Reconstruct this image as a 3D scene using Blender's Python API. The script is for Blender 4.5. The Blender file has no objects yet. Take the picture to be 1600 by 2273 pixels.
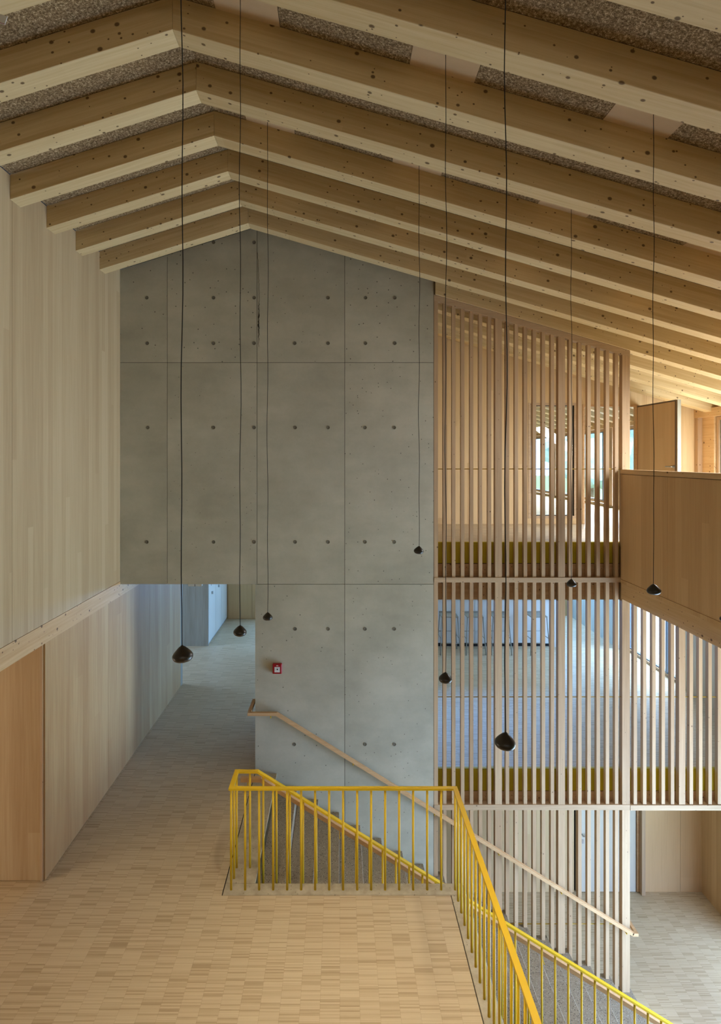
import bpy, bmesh, math, random
from mathutils import Vector, Matrix
random.seed(7)
S = bpy.context.scene
COL = S.collection

# ------------------------------------------------------------------ camera, world, lights, exposure
F = 1240.0                       # focal length in pixels of the 1600x2273 frame
CZ = 4.4                         # eye height above the middle floor
cam_d = bpy.data.cameras.new('camera'); cam = bpy.data.objects.new('camera', cam_d); COL.objects.link(cam)
cam.location = (0, 0, CZ); cam.rotation_euler = (math.pi/2, 0, 0)
cam_d.sensor_fit = 'HORIZONTAL'; cam_d.sensor_width = 36; cam_d.lens = 36*F/1600
cam_d.shift_x = (800-754)/1600; cam_d.shift_y = -(1136.5-1017)/1600
cam_d.clip_start = .02; cam_d.clip_end = 300
S.camera = cam

w = bpy.data.worlds.new('world'); S.world = w; w.use_nodes = True
bg = w.node_tree.nodes['Background']
bg.inputs[0].default_value = (.42, .62, 1.0, 1); bg.inputs[1].default_value = 11.0
S.view_settings.view_transform = 'Standard'; S.view_settings.look = 'None'
S.view_settings.gamma = 1; S.view_settings.use_curve_mapping = False
S.view_settings.exposure = -.20
S.cycles.max_bounces = 10; S.cycles.diffuse_bounces = 6; S.cycles.sample_clamp_indirect = 6
S.cycles.transparent_max_bounces = 12

def area(name, loc, direction, sx, sy, power, col, portal=False):
    d = bpy.data.lights.new(name, 'AREA'); d.shape = 'RECTANGLE'; d.size = sx; d.size_y = sy
    d.energy = power; d.color = col
    o = bpy.data.objects.new(name, d); COL.objects.link(o); o.location = loc
    o.rotation_euler = Vector(direction).to_track_quat('-Z', 'Y').to_euler()
    if portal: d.cycles.is_portal = True
    return o
WARM = (1.0, .90, .76); NEUT = (.90, .95, 1.0); COOL = (.20, .46, 1.0)
area('daylight_lower_east', (6.2, 5.7, -1.45), (-1, -.0, .7), 1.4, 4.2, 640, (.46, .69, 1.0))
area('daylight_lower_floor', (6.25, 5.4, -1.7), (-1, .1, -.5), 1.6, 4.6, 110, (.14, .28, 1.0))
area('mid_east_fill', (6.3, 5.9, 1.1), (-1, -.1, .5), 1.9, 3.6, 150, NEUT)  # added light at an unseen window, brightens left wall, floor and concrete
area('daylight_upper_east', (6.35, 6.6, 4.2), (-.7, -.1, -1), 1.3, 3.4, 480, NEUT)
area('daylight_gallery_end', (6.4, 8.3, 4.3), (-1, .3, -.25), 1.4, 1.4, 110, NEUT)
area('daylight_mid_west', (-6.3, 3.6, 1.2), (1, .0, .15), 1.8, 3.2, 110, WARM)
area('south_fill', (1.0, -3.2, 5.4), (0, 1, -.1), 6.0, .5, 46, (1, .96, .88))  # added fill without a fixture, behind the viewer, to lift the beam faces
area('daylight_corridor_west', (-6.5, 12.0, 1.4), (1, 0, -.1), 2.0, 2.0, 110, COOL)
area('bay_north_fill', (2.6, 15.4, 1.95), (0, -1, -.5), 7.4, .9, 760, COOL)  # added fill on a windowless wall, brightens the bay floor in blue
area('sky_fill_bay', (8.6, 11.7, 3.0), (-1, 0, -.75), 2.6, 2.6, 1100, COOL)  # added lamp hidden above the window head, boosts sky light into the bay
area('sky_fill_upper_room', (8.6, 15.2, 6.3), (-1, 0, -.7), 9.0, 2.0, 5200, (.85, .92, 1.0))  # added lamp out of sight outside, boosts sky light in the upper room
sun_d = bpy.data.lights.new('sun', 'SUN'); sun_d.energy = 9; sun_d.angle = .01; sun_d.color = (1, .95, .86)
sun = bpy.data.objects.new('sun', sun_d); COL.objects.link(sun); sun.rotation_euler = Vector((.62, .25, -.75)).to_track_quat('-Z', 'Y').to_euler()
# daylight portals: they only guide the sky light through the window openings
area('portal_mid', (6.9, 11.7, 1.25), (-1, 0, 0), 2.3, 2.5, 1, (1, 1, 1), True)
area('portal_upper', (6.9, 15.0, 4.3), (-1, 0, 0), 9.6, 2.0, 1, (1, 1, 1), True)
area('portal_gallery', (6.9, 8.2, 4.3), (-1, 0, 0), 3.2, 2.0, 1, (1, 1, 1), True)

# ------------------------------------------------------------------ materials
def lin(r, g, b):
    f = lambda c: (c/12.92 if c <= .04045 else ((c+.055)/1.055)**2.4)
    return (f(r/255), f(g/255), f(b/255), 1)

class NT:
    def __init__(s, name, rough=.6, spec=.3):
        m = bpy.data.materials.new(name); m.use_nodes = True; s.m = m
        s.t = m.node_tree; s.b = s.t.nodes['Principled BSDF']
        s.b.inputs['Roughness'].default_value = rough
        s.b.inputs['Specular IOR Level'].default_value = spec
    def n(s, kind, **kw):
        x = s.t.nodes.new(kind)
        for k, v in kw.items(): setattr(x, k, v)
        return x
    def l(s, a, b): s.t.links.new(a, b)
    def math(s, op, a, b=None, c=None):
        x = s.n('ShaderNodeMath', operation=op)
        for i, v in enumerate((a, b, c)):
            if v is None: continue
            if isinstance(v, (int, float)): x.inputs[i].default_value = v
            else: s.l(v, x.inputs[i])
        return x.outputs[0]
    def mix(s, f, a, b, mode='MIX'):
        x = s.n('ShaderNodeMix', data_type='RGBA', blend_type=mode)
        for i, v in ((0, f), (6, a), (7, b)):
            if isinstance(v, (int, float)): x.inputs[i].default_value = v
            elif isinstance(v, tuple): x.inputs[i].default_value = v
            else: s.l(v, x.inputs[i])
        return x.outputs[2]
    def coords(s, rand=True):
        tc = s.n('ShaderNodeTexCoord'); v = tc.outputs['Object']
        if rand:
            oi = s.n('ShaderNodeObjectInfo')
            m = s.n('ShaderNodeVectorMath', operation='SCALE'); m.inputs[0].default_value = (17.3, 23.1, 31.7)
            s.l(oi.outputs['Random'], m.inputs['Scale'])
            a = s.n('ShaderNodeVectorMath', operation='ADD'); s.l(v, a.inputs[0]); s.l(m.outputs[0], a.inputs[1]); v = a.outputs[0]
        return v
    def scale(s, v, sc):
        m = s.n('ShaderNodeVectorMath', operation='MULTIPLY'); s.l(v, m.inputs[0]); m.inputs[1].default_value = sc; return m.outputs[0]
    def noise(s, v, scale=1, detail=3, rough=.5):
        x = s.n('ShaderNodeTexNoise'); x.inputs['Scale'].default_value = scale; x.inputs['Detail'].default_value = detail
        x.inputs['Roughness'].default_value = rough; s.l(v, x.inputs['Vector']); return x.outputs['Fac']
    def ramp(s, f, lo, hi, a=0., b=1.):
        x = s.n('ShaderNodeMapRange'); x.inputs[1].default_value = lo; x.inputs[2].default_value = hi
        x.inputs[3].default_value = a; x.inputs[4].default_value = b; s.l(f, x.inputs[0]); return x.outputs[0]
    def out(s, c): s.l(c, s.b.inputs['Base Color'])
    def bump(s, h, strength=.2, dist=.002):
        x = s.n('ShaderNodeBump'); x.inputs['Strength'].default_value = strength; x.inputs['Distance'].default_value = dist
        s.l(h, x.inputs['Height']); s.l(x.outputs[0], s.b.inputs['Normal'])

def wood(name, light, dark, axis=0, lam=None, lamaxis=2, lamtone=.12, knots=0., knotdens=.5, rough=.6, blotch=.25, obj_tone=.0, grain=1.0):
    """axis: grain direction. lam: lamella width across lamaxis."""
    N = NT(name, rough); v = N.coords()
    sc = [26., 26., 26.]; sc[axis] = .9
    wob = N.scale(v, (2, 2, 2)); 
    g = N.noise(N.scale(v, tuple(sc)), 1.6, 5, .62)
    sc2 = [5., 5., 5.]; sc2[axis] = .35
    g2 = N.noise(N.scale(v, tuple(sc2)), 1.0, 3)
    f = N.math('ADD', N.math('MULTIPLY', N.ramp(g, .3, .7), .55*grain), N.math('MULTIPLY', N.ramp(g2, .3, .7), blotch))
    if lam:
        sx = N.n('ShaderNodeSeparateXYZ'); N.l(v, sx.inputs[0])
        c = N.math('FLOOR', N.math('DIVIDE', sx.outputs[lamaxis], lam))
        l2 = N.math('FLOOR', N.math('ADD', N.math('DIVIDE', sx.outputs[axis], 6.1), N.math('MULTIPLY', c, .37)))
        cb = N.n('ShaderNodeCombineXYZ'); N.l(c, cb.inputs[0]); N.l(l2, cb.inputs[1])
        wn = N.n('ShaderNodeTexWhiteNoise', noise_dimensions='2D'); N.l(cb.outputs[0], wn.inputs['Vector'])
        f = N.math('ADD', f, N.math('MULTIPLY', N.math('SUBTRACT', wn.outputs['Value'], .5), lamtone*4))
    if obj_tone:
        oi = N.n('ShaderNodeObjectInfo')
        f = N.math('ADD', f, N.math('MULTIPLY', N.math('SUBTRACT', oi.outputs['Random'], .5), obj_tone*3))
    cl = N.math('MINIMUM', N.math('MAXIMUM', f, 0.), 1.)
    col = N.mix(cl, light, dark)
    if knots:
        sx = N.n('ShaderNodeSeparateXYZ'); N.l(v, sx.inputs[0])
        o = [0, 1, 2]; o.remove(axis)
        cb = N.n('ShaderNodeCombineXYZ'); N.l(N.math('MULTIPLY', sx.outputs[axis], 1.0), cb.inputs[0])
        N.l(N.math('MULTIPLY', N.math('ADD', sx.outputs[o[0]], sx.outputs[o[1]]), 1.25), cb.inputs[1])
        for dens, rad, scl in ((knotdens, knots, 6.5), (knotdens*.8, knots*.5, 11.)):
            vo = N.n('ShaderNodeTexVoronoi', voronoi_dimensions='2D'); vo.inputs['Scale'].default_value = scl
            N.l(cb.outputs[0], vo.inputs['Vector'])
            sp = N.n('ShaderNodeSeparateColor'); N.l(vo.outputs['Color'], sp.inputs[0])
            on = N.math('LESS_THAN', sp.outputs[0], dens)
            r = N.math('MULTIPLY', N.math('ADD', sp.outputs[1], .45), rad*scl)
            k = N.math('MULTIPLY', N.math('MINIMUM', N.math('MAXIMUM', N.math('MULTIPLY', N.math('SUBTRACT', 1., N.math('DIVIDE', vo.outputs['Distance'], r)), 2.5), 0.), 1.), on)
            col = N.mix(N.math('MULTIPLY', k, .85), col, (.085, .038, .012, 1))
    N.out(col)
    return N.m

SPL, SPD = lin(214, 188, 146), lin(188, 152, 104)
M = {}
M['beam'] = wood('spruce glulam', lin(217, 196, 152), lin(188, 158, 108), 0, lam=.04, lamaxis=2, lamtone=.08, knots=.017, knotdens=.24)
M['beam_y'] = wood('spruce glulam lengthwise', lin(212, 182, 138), lin(184, 146, 98), 1, lam=.1, lamaxis=2, lamtone=.06, knots=.016, knotdens=.3)
M['beam_x'] = wood('spruce beam crosswise', lin(212, 178, 136), lin(180, 140, 94), 0, knots=.014, knotdens=.3)
M['panel_x'] = wood('spruce panel vertical grain', lin(192, 170, 134), lin(160, 134, 98), 2, lam=.095, lamaxis=1, lamtone=.13, blotch=.2, grain=.6)
M['panel_y'] = wood('spruce panel facing', lin(208, 180, 136), lin(178, 144, 98), 2, lam=.095, lamaxis=0, lamtone=.12, blotch=.2, grain=.6)
M['panel_low'] = wood('spruce panel warm', lin(196, 166, 120), lin(164, 126, 80), 2, lam=.16, lamaxis=1, lamtone=.08, blotch=.4, grain=.8)
M['parapet'] = wood('spruce parapet panel', lin(206, 172, 126), lin(178, 140, 94), 2, lam=.12, lamaxis=1, lamtone=.13, blotch=.2, grain=.6)
M['slat'] = wood('larch slat', lin(190, 162, 128), lin(156, 126, 94), 2, obj_tone=.16, knots=.010, knotdens=.10)
M['rail_x'] = wood('larch rail', lin(190, 164, 132), lin(158, 130, 98), 0, knots=.010, knotdens=.12)
M['handrail'] = wood('ash handrail', lin(212, 176, 132), lin(186, 146, 102), 0, blotch=.4)
M['niche'] = wood('niche panel', lin(192, 168, 130), lin(162, 128, 86), 2, lam=.2, lamaxis=0, lamtone=.08, blotch=.35, grain=.7)
M['ply'] = wood('plywood patch', lin(206, 178, 140), lin(188, 156, 116), 0, blotch=.3, grain=.4)
M['greywood'] = wood('limed timber', lin(176, 172, 156), lin(140, 134, 116), 2, lam=.3, lamaxis=0, lamtone=.05, blotch=.5)
M['doorwood'] = wood('door veneer', lin(212, 178, 132), lin(188, 150, 106), 2, lam=.2, lamaxis=1, lamtone=.1, grain=.5)
M['paledoor'] = wood('pale door', lin(206, 200, 182), lin(190, 182, 160), 2, lam=.2, lamaxis=0, lamtone=.05, grain=.4)

def plain(name, col, rough=.5, metal=0., spec=.4):
    N = NT(name, rough, spec); N.b.inputs['Metallic'].default_value = metal
    v = N.coords(False); f = N.ramp(N.noise(v, 9, 3), .3, .7, 0, .10)
    N.out(N.mix(f, col, tuple(c*.8 for c in col[:3])+(1,)))
    return N.m
M['yellow'] = plain('yellow paint', lin(216, 178, 30), .42)
M['fascia'] = plain('yellow green board', lin(188, 164, 30), .6)
M['black'] = plain('black lacquer', lin(44, 40, 34), .33, spec=.5)
M['cable'] = plain('black cable', lin(24, 21, 18), .7)
M['gap'] = plain('dark joint', lin(38, 30, 22), .9)
M['steel'] = plain('brushed steel', lin(190, 190, 188), .3, 1.)
M['grey'] = plain('grey window frame', lin(112, 120, 128), .5)
M['white'] = plain('white laminate', lin(214, 214, 210), .5)
M['stoolmetal'] = plain('pale lacquered steel', lin(150, 146, 134), .4)
M['red'] = plain('red plastic', lin(150, 14, 26), .4)
M['plinth'] = plain('black plinth', lin(20, 22, 28), .6)
M['rope'] = plain('yellow tie rod', lin(176, 140, 40), .5)

def concrete():
    N = NT('cast concrete', .75, .25); tc = N.n('ShaderNodeTexCoord'); v = N.coords(True)
    a = N.noise(N.scale(v, (1, 1, 1)), 1.1, 5, .6); b = N.noise(N.scale(v, (1, 1, 2.6)), 2.0, 5); c = N.noise(v, 28, 3)
    f = N.math('ADD', N.math('MULTIPLY', N.ramp(a, .35, .65), .55), N.math('ADD', N.math('MULTIPLY', N.ramp(b, .35, .65), .25), N.math('MULTIPLY', c, .2)))
    col = N.mix(f, lin(158, 155, 138), lin(190, 186, 167))
    vo = N.n('ShaderNodeTexVoronoi', voronoi_dimensions='3D'); vo.inputs['Scale'].default_value = 17
    N.l(N.scale(v, (1, .02, 1)), vo.inputs['Vector'])
    sp = N.n('ShaderNodeSeparateColor'); N.l(vo.outputs['Color'], sp.inputs[0])
    rr = N.math('MULTIPLY', sp.outputs[1], N.math('MULTIPLY', N.math('LESS_THAN', sp.outputs[0], .42), .15))
    k = N.math('LESS_THAN', vo.outputs['Distance'], rr)
    N.out(N.mix(N.math('MULTIPLY', k, .75), col, lin(52, 48, 40)))
    N.bump(N.math('SUBTRACT', c, N.math('MULTIPLY', k, 1.5)), .25, .002)
    return N.m
M['concrete'] = concrete()

def stone():
    N = NT('terrazzo concrete', .7, .25); v = N.coords(False)
    c = N.noise(v, 12, 4); col = N.mix(c, lin(132, 121, 102), lin(158, 146, 126))
    for sc, th, dk in ((55, .11, lin(52, 48, 42)), (80, .10, lin(196, 190, 174))):
        vo = N.n('ShaderNodeTexVoronoi'); vo.inputs['Scale'].default_value = sc; N.l(v, vo.inputs['Vector'])
        sp = N.n('ShaderNodeSeparateColor'); N.l(vo.outputs['Color'], sp.inputs[0])
        k = N.math('LESS_THAN', vo.outputs['Distance'], N.math('MULTIPLY', N.math('LESS_THAN', sp.outputs[0], .35), .32))
        col = N.mix(N.math('MULTIPLY', k, .8), col, dk)
    N.out(col); return N.m
M['stone'] = stone()

def edging():
    N = NT('smooth stone edging', .7, .25); v = N.coords(False)
    c = N.noise(v, 9, 5, .65); col = N.mix(N.ramp(c, .3, .7), lin(160, 148, 124), lin(188, 178, 154))
    vo = N.n('ShaderNodeTexVoronoi'); vo.inputs['Scale'].default_value = 40; N.l(v, vo.inputs['Vector'])
    sp = N.n('ShaderNodeSeparateColor'); N.l(vo.outputs['Color'], sp.inputs[0])
    k = N.math('LESS_THAN', vo.outputs['Distance'], N.math('MULTIPLY', N.math('LESS_THAN', sp.outputs[0], .12), .22))
    N.out(N.mix(N.math('MULTIPLY', k, .6), col, lin(80, 72, 58))); return N.m
M['edging'] = edging()

def parquet(name, a, b, c):
    N = NT(name, .42, .35); v = N.coords(False)
    sx = N.n('ShaderNodeSeparateXYZ'); N.l(v, sx.inputs[0])
    u = N.math('DIVIDE', sx.outputs[0], .16); cu = N.math('FLOOR', u)
    w1 = N.n('ShaderNodeTexWhiteNoise', noise_dimensions='1D'); N.l(cu, w1.inputs['W'])
    r = N.math('ADD', N.math('DIVIDE', sx.outputs[1], .0135), N.math('MULTIPLY', w1.outputs['Value'], 9.))
    ru = N.math('FLOOR', r)
    cb = N.n('ShaderNodeCombineXYZ'); N.l(cu, cb.inputs[0]); N.l(ru, cb.inputs[1])
    w2 = N.n('ShaderNodeTexWhiteNoise', noise_dimensions='2D'); N.l(cb.outputs[0], w2.inputs['Vector'])
    blk = N.math('FLOOR', N.math('DIVIDE', ru, 9.)); cb2 = N.n('ShaderNodeCombineXYZ'); N.l(cu, cb2.inputs[0]); N.l(blk, cb2.inputs[1])
    w3 = N.n('ShaderNodeTexWhiteNoise', noise_dimensions='2D'); N.l(cb2.outputs[0], w3.inputs['Vector'])
    g = N.noise(N.scale(v, (7, 160, 1)), 1, 3)
    f = N.math('ADD', N.math('MULTIPLY', N.math('POWER', w2.outputs['Value'], 1.5), .62), N.math('ADD', N.math('MULTIPLY', w3.outputs['Value'], .15), N.math('MULTIPLY', g, .3)))
    cr = N.n('ShaderNodeValToRGB'); e = cr.color_ramp.elements
    e[0].position = .12; e[0].color = a; e[1].position = 1.0; e[1].color = c; m = cr.color_ramp.elements.new(.55); m.color = b
    N.l(f, cr.inputs[0])
    fu = N.math('FRACT', u); edge = N.math('LESS_THAN', fu, .022)
    fr = N.math('FRACT', r); edge2 = N.math('MULTIPLY', N.math('LESS_THAN', fr, .14), N.math('LESS_THAN', w2.outputs['Value'], .4))
    j = N.math('MAXIMUM', N.math('MULTIPLY', edge, .20), N.math('MULTIPLY', edge2, .28))
    N.out(N.mix(j, cr.outputs[0], lin(112, 84, 54)))
    return N.m
M['parquet'] = parquet('industrial parquet', lin(203, 184, 150), lin(189, 168, 134), lin(163, 141, 107))

def woodwool():
    N = NT('wood wool board', .9, .1); v = N.coords(True)
    n1 = N.noise(N.scale(v, (1, 1, 1)), 60, 4, .75); n2 = N.noise(v, 190, 2, .6)
    f = N.ramp(N.math('ADD', N.math('MULTIPLY', n1, .65), N.math('MULTIPLY', n2, .35)), .38, .64)
    cr = N.n('ShaderNodeValToRGB'); e = cr.color_ramp.elements
    e[0].color = lin(84, 66, 44); e[1].color = lin(226, 204, 168); m = cr.color_ramp.elements.new(.55); m.color = lin(150, 126, 92)
    N.l(f, cr.inputs[0]); N.out(cr.outputs[0]); N.bump(f, .5, .004); return N.m
M['wool'] = woodwool()

def glassmat():
    N = NT('window glass', 0.); t = N.t
    tr = N.n('ShaderNodeBsdfTransparent'); tr.inputs[0].default_value = (.93, .96, .96, 1)
    gl = N.n('ShaderNodeBsdfGlossy'); gl.inputs['Roughness'].default_value = .0
    fr = N.n('ShaderNodeFresnel'); fr.inputs[0].default_value = 1.45
    mx = N.n('ShaderNodeMixShader'); N.l(N.math('MINIMUM', fr.outputs[0], .5), mx.inputs[0]); N.l(tr.outputs[0], mx.inputs[1]); N.l(gl.outputs[0], mx.inputs[2])
    N.l(mx.outputs[0], t.nodes['Material Output'].inputs[0]); t.nodes.remove(N.b)
    return N.m
M['glass'] = glassmat()
def foliage(name, a, b):
    N = NT(name, .9, .1); v = N.coords(False); N.out(N.mix(N.ramp(N.noise(v, 3.5, 5, .7), .35, .65), a, b)); return N.m
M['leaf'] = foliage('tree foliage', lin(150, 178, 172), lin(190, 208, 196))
M['bark'] = plain('bark', lin(96, 80, 62), .9)
M['ground'] = foliage('meadow', lin(120, 136, 92), lin(156, 164, 120))
M['terrace'] = plain('pale terrace', lin(226, 214, 206), .8)
M['render'] = plain('pale yellow render', lin(232, 214, 160), .9)
M['rooftile'] = plain('grey roof', lin(118, 110, 112), .8)

# ------------------------------------------------------------------ geometry helpers
def mesh(name, verts, faces):
    me = bpy.data.meshes.new(name); me.from_pydata([tuple(v) for v in verts], [], faces); me.update(); return me
def box_me(x0, x1, y0, y1, z0, z1, name='box'):
    v = [(x, y, z) for z in (z0, z1) for y in (y0, y1) for x in (x0, x1)]
    return mesh(name, v, [(0, 2, 3, 1), (4, 5, 7, 6), (0, 1, 5, 4), (2, 6, 7, 3), (0, 4, 6, 2), (1, 3, 7, 5)])
def bev_box(x0, x1, y0, y1, z0, z1, r=.003, name='box'):
    me = box_me(x0, x1, y0, y1, z0, z1, name); bm = bmesh.new(); bm.from_mesh(me)
    bmesh.ops.bevel(bm, geom=bm.edges[:], offset=r, segments=1, affect='EDGES'); bm.to_mesh(me); bm.free(); return me
def multi(boxes, name='boxes'):
    V, Fc = [], []
    for b in boxes:
        k = len(V); x0, x1, y0, y1, z0, z1 = b
        V += [(x, y, z) for z in (z0, z1) for y in (y0, y1) for x in (x0, x1)]
        Fc += [tuple(i+k for i in f) for f in [(0, 2, 3, 1), (4, 5, 7, 6), (0, 1, 5, 4), (2, 6, 7, 3), (0, 4, 6, 2), (1, 3, 7, 5)]]
    return mesh(name, V, Fc)
def prism(poly, a0, a1, axis, name='prism'):
    """poly: 2D points; axis 'y' -> (x,z) polygon extruded along y; 'x' -> (y,z) polygon extruded along x; 'z' -> (x,y)."""
    n = len(poly)
    f = {'y': lambda p, t: (p[0], t, p[1]), 'x': lambda p, t: (t, p[0], p[1]), 'z': lambda p, t: (p[0], p[1], t)}[axis]
    V = [f(p, a0) for p in poly]+[f(p, a1) for p in poly]
    Fc = [tuple(range(n)), tuple(range(2*n-1, n-1, -1))]+[(i, i+n, (i+1) % n+n, (i+1) % n) for i in range(n)]
    me = mesh(name, V, Fc); bm = bmesh.new(); bm.from_mesh(me); bmesh.ops.recalc_face_normals(bm, faces=bm.faces[:]); bm.to_mesh(me); bm.free()
    return me
def sweep(pts, w_, h, name='sweep', up=Vector((0, 0, 1))):
    """rectangular bar along a polyline with mitred corners; width horizontal, height vertical."""
    pts = [Vector(p) for p in pts]; V, Fc = [], []
    for i, p in enumerate(pts):
        a = (p-pts[i-1]).normalized() if i else None
        b = (pts[i+1]-p).normalized() if i < len(pts)-1 else None
        t = (a+b).normalized() if a and b else (a or b)
        d = b or a
        s = t.cross(up); s.normalize()
        k = 1.0
        if a and b:
            ah = Vector((a.x, a.y, 0)); bh = Vector((b.x, b.y, 0))
            if ah.length and bh.length: k = 1/max(.4, math.cos(ah.angle(bh)/2))
        n = s.cross(t).normalized()
        kv = 1.0
        if a and b: kv = 1/max(.4, math.cos(a.angle(b)/2)) if k < 1.001 else 1.0
        for sx, sz in ((-1, -1), (1, -1), (1, 1), (-1, 1)): V.append(p+s*sx*w_/2*k+n*sz*h/2*kv)
    for i in range(len(pts)-1):
        k = 4*i
        for j in range(4): Fc.append((k+j, k+(j+1) % 4, k+4+(j+1) % 4, k+4+j))
    Fc.append((0, 3, 2, 1)); k = 4*(len(pts)-1); Fc.append((k, k+1, k+2, k+3))
    me = mesh(name, V, Fc); bm = bmesh.new(); bm.from_mesh(me); bmesh.ops.recalc_face_normals(bm, faces=bm.faces[:]); bm.to_mesh(me); bm.free()
    return me
def tube(pts, r, seg=10, name='tube'):
    pts = [Vector(p) for p in pts]; V, Fc = [], []
    for i, p in enumerate(pts):
        a = pts[max(i-1, 0)]; b = pts[min(i+1, len(pts)-1)]; t = (b-a).normalized()
        u = t.cross(Vector((0, 1, 0)) if abs(t.y) < .9 else Vector((1, 0, 0))).normalized(); v = t.cross(u)
        rr = r[i] if isinstance(r, (list, tuple)) else r
        for j in range(seg):
            an = 2*math.pi*j/seg; V.append(p+u*math.cos(an)*rr+v*math.sin(an)*rr)
    for i in range(len(pts)-1):
        for j in range(seg): Fc.append((i*seg+j, i*seg+(j+1) % seg, (i+1)*seg+(j+1) % seg, (i+1)*seg+j))
    Fc.append(tuple(range(seg-1, -1, -1))); Fc.append(tuple((len(pts)-1)*seg+j for j in range(seg)))
    me = mesh(name, V, Fc); bm = bmesh.new(); bm.from_mesh(me); bmesh.ops.recalc_face_normals(bm, faces=bm.faces[:]); bm.to_mesh(me); bm.free()
    for p in me.polygons: p.use_smooth = len(p.vertices) == 4
    return me
def lathe(prof, seg=32, name='lathe'):
    V, Fc = [], []
    for r, z in prof:
        for j in range(seg):
            a = 2*math.pi*j/seg; V.append((r*math.cos(a), r*math.sin(a), z))
    for i in range(len(prof)-1):
        for j in range(seg): Fc.append((i*seg+j, i*seg+(j+1) % seg, (i+1)*seg+(j+1) % seg, (i+1)*seg+j))
    Fc.append(tuple(range(seg))); Fc.append(tuple((len(prof)-1)*seg+j for j in range(seg)))
    me = mesh(name, V, Fc); bm = bmesh.new(); bm.from_mesh(me); bmesh.ops.recalc_face_normals(bm, faces=bm.faces[:]); bm.to_mesh(me); bm.free()
    for p in me.polygons: p.use_smooth = True
    return me
def obj(name, me, mat, parent=None, loc=(0, 0, 0), rot=None, kind=None):
    o = bpy.data.objects.new(name, me)
    if mat is not None and not me.materials: me.materials.append(M[mat])
    COL.objects.link(o); o.location = loc
    if rot: o.rotation_euler = rot
    if parent is not None: o.parent = parent
    if kind: o['kind'] = kind
    return o
def W(root, x0, x1, y0, y1, z0, z1):      # world box in the local frame of a root
    l = root.location; return (x0-l.x, x1-l.x, y0-l.y, y1-l.y, z0-l.z, z1-l.z)
def empty(name, loc, rz=0):
    o = bpy.data.objects.new(name, None); o.empty_display_size = .1; COL.objects.link(o); o.location = loc; o.rotation_euler = (0, 0, rz); return o
def tag(o, label, cat, group=None):
    o['label'] = label; o['category'] = cat
    if group: o['group'] = group
    return o
def struct(name, me, mat, loc=(0, 0, 0)): return obj(name, me, mat, None, loc, kind='structure')
def copy_tree(o, parent=None):
    c = o.copy(); COL.objects.link(c)
    if parent is not None: c.parent = parent
    for ch in list(o.children): copy_tree(ch, c)
    return c
def px(x, y, Y):                              # a point of the frame at depth Y
    return ((x-754)*Y/F, Y, CZ-(y-1017)*Y/F)

# ------------------------------------------------------------------ main dimensions
XL = -3.067            # left wall plane
YW = 7.80              # concrete wall front face
XS = 1.312             # concrete wall right end, slatted screen begins
XP = 3.92              # parapet plane of the right gallery
ZU, ZM, ZL = 3.20, 0.0, -3.24
XE = 6.55              # east outer wall
RX, RZ = -1.17, CZ+3.0 # ridge of the beam undersides
SL, SR = .312, .287
BH, BT, BS, B0 = .235, .17, .645, 3.264
def under(x): return RZ-(SL*(RX-x) if x < RX else SR*(x-RX))

# ------------------------------------------------------------------ floors
fl = empty('floor', (0, 0, 0)); fl['kind'] = 'structure'
t = .02
def parq(x0, x1, y0, y1, z): obj('parquet_field', box_me(x0, x1, y0, y1, z-t, z), 'parquet', fl)
parq(-7, 1.115, -4, 5.62, 0); parq(-7, -1.19, 5.62, 15.6, 0); parq(1.26, 6.6, 7.95, 9.45, 0); parq(-1.19, 6.6, 9.45, 15.6, 0)
parq(-7, 6.6, -4, 10.03, ZL)
parq(XP+.08, XE, -4, 10.4, ZU); parq(XS, XP+.08, 7.96, 10.4, ZU); parq(-3, XP+.08, -4, -.42, ZU); parq(0, XE, 10.4, 20.6, ZU)
sl = empty('floor_slab', (0, 0, 0)); sl['kind'] = 'structure'
obj('slab_front', multi([(-7, 1.275, -4, 5.78, -.38, -.02), (-7, -1.19, 5.78, 15.6, -.38, -.02), (-1.19, 6.6, 8.06, 15.6, -.38, -.02)]), 'white', sl)
obj('slab_upper', multi([(XP+.1, XE, -4, 10.4, ZU-.5, ZU-.02), (-.93, XP+.1, 8.1, 10.4, ZU-.5, ZU-.02), (-.93, XE, 10.4, 20.6, ZU-.5, ZU-.02), (-3, XP+.1, -4, -.42, ZU-.5, ZU-.02)]), 'panel_y', sl)
obj('slab_ground', box_me(-7, 6.6, -4, 10.04, ZL-.3, ZL-.02), 'concrete', sl)
# stone edging round the stair opening, with a dark shadow joint
obj('edging_strip', bev_box(-1.18, 1.275, 5.628, 5.78, -.019, .001), 'edging', fl)
obj('edging_strip', bev_box(1.123, 1.275, -4, 5.625, -.019, .001), 'edging', fl)
obj('landing_stone', bev_box(-1.18, -.875, 5.783, 7.796, -.019, .001), 'edging', fl)
obj('shadow_joint', multi([(-1.19, 1.123, 5.62, 5.6275, -.02, -.008), (1.115, 1.122, -4, 5.62, -.02, -.008), (-1.19, -1.181, 5.628, 7.8, -.02, -.008)]), 'gap', fl)

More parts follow.
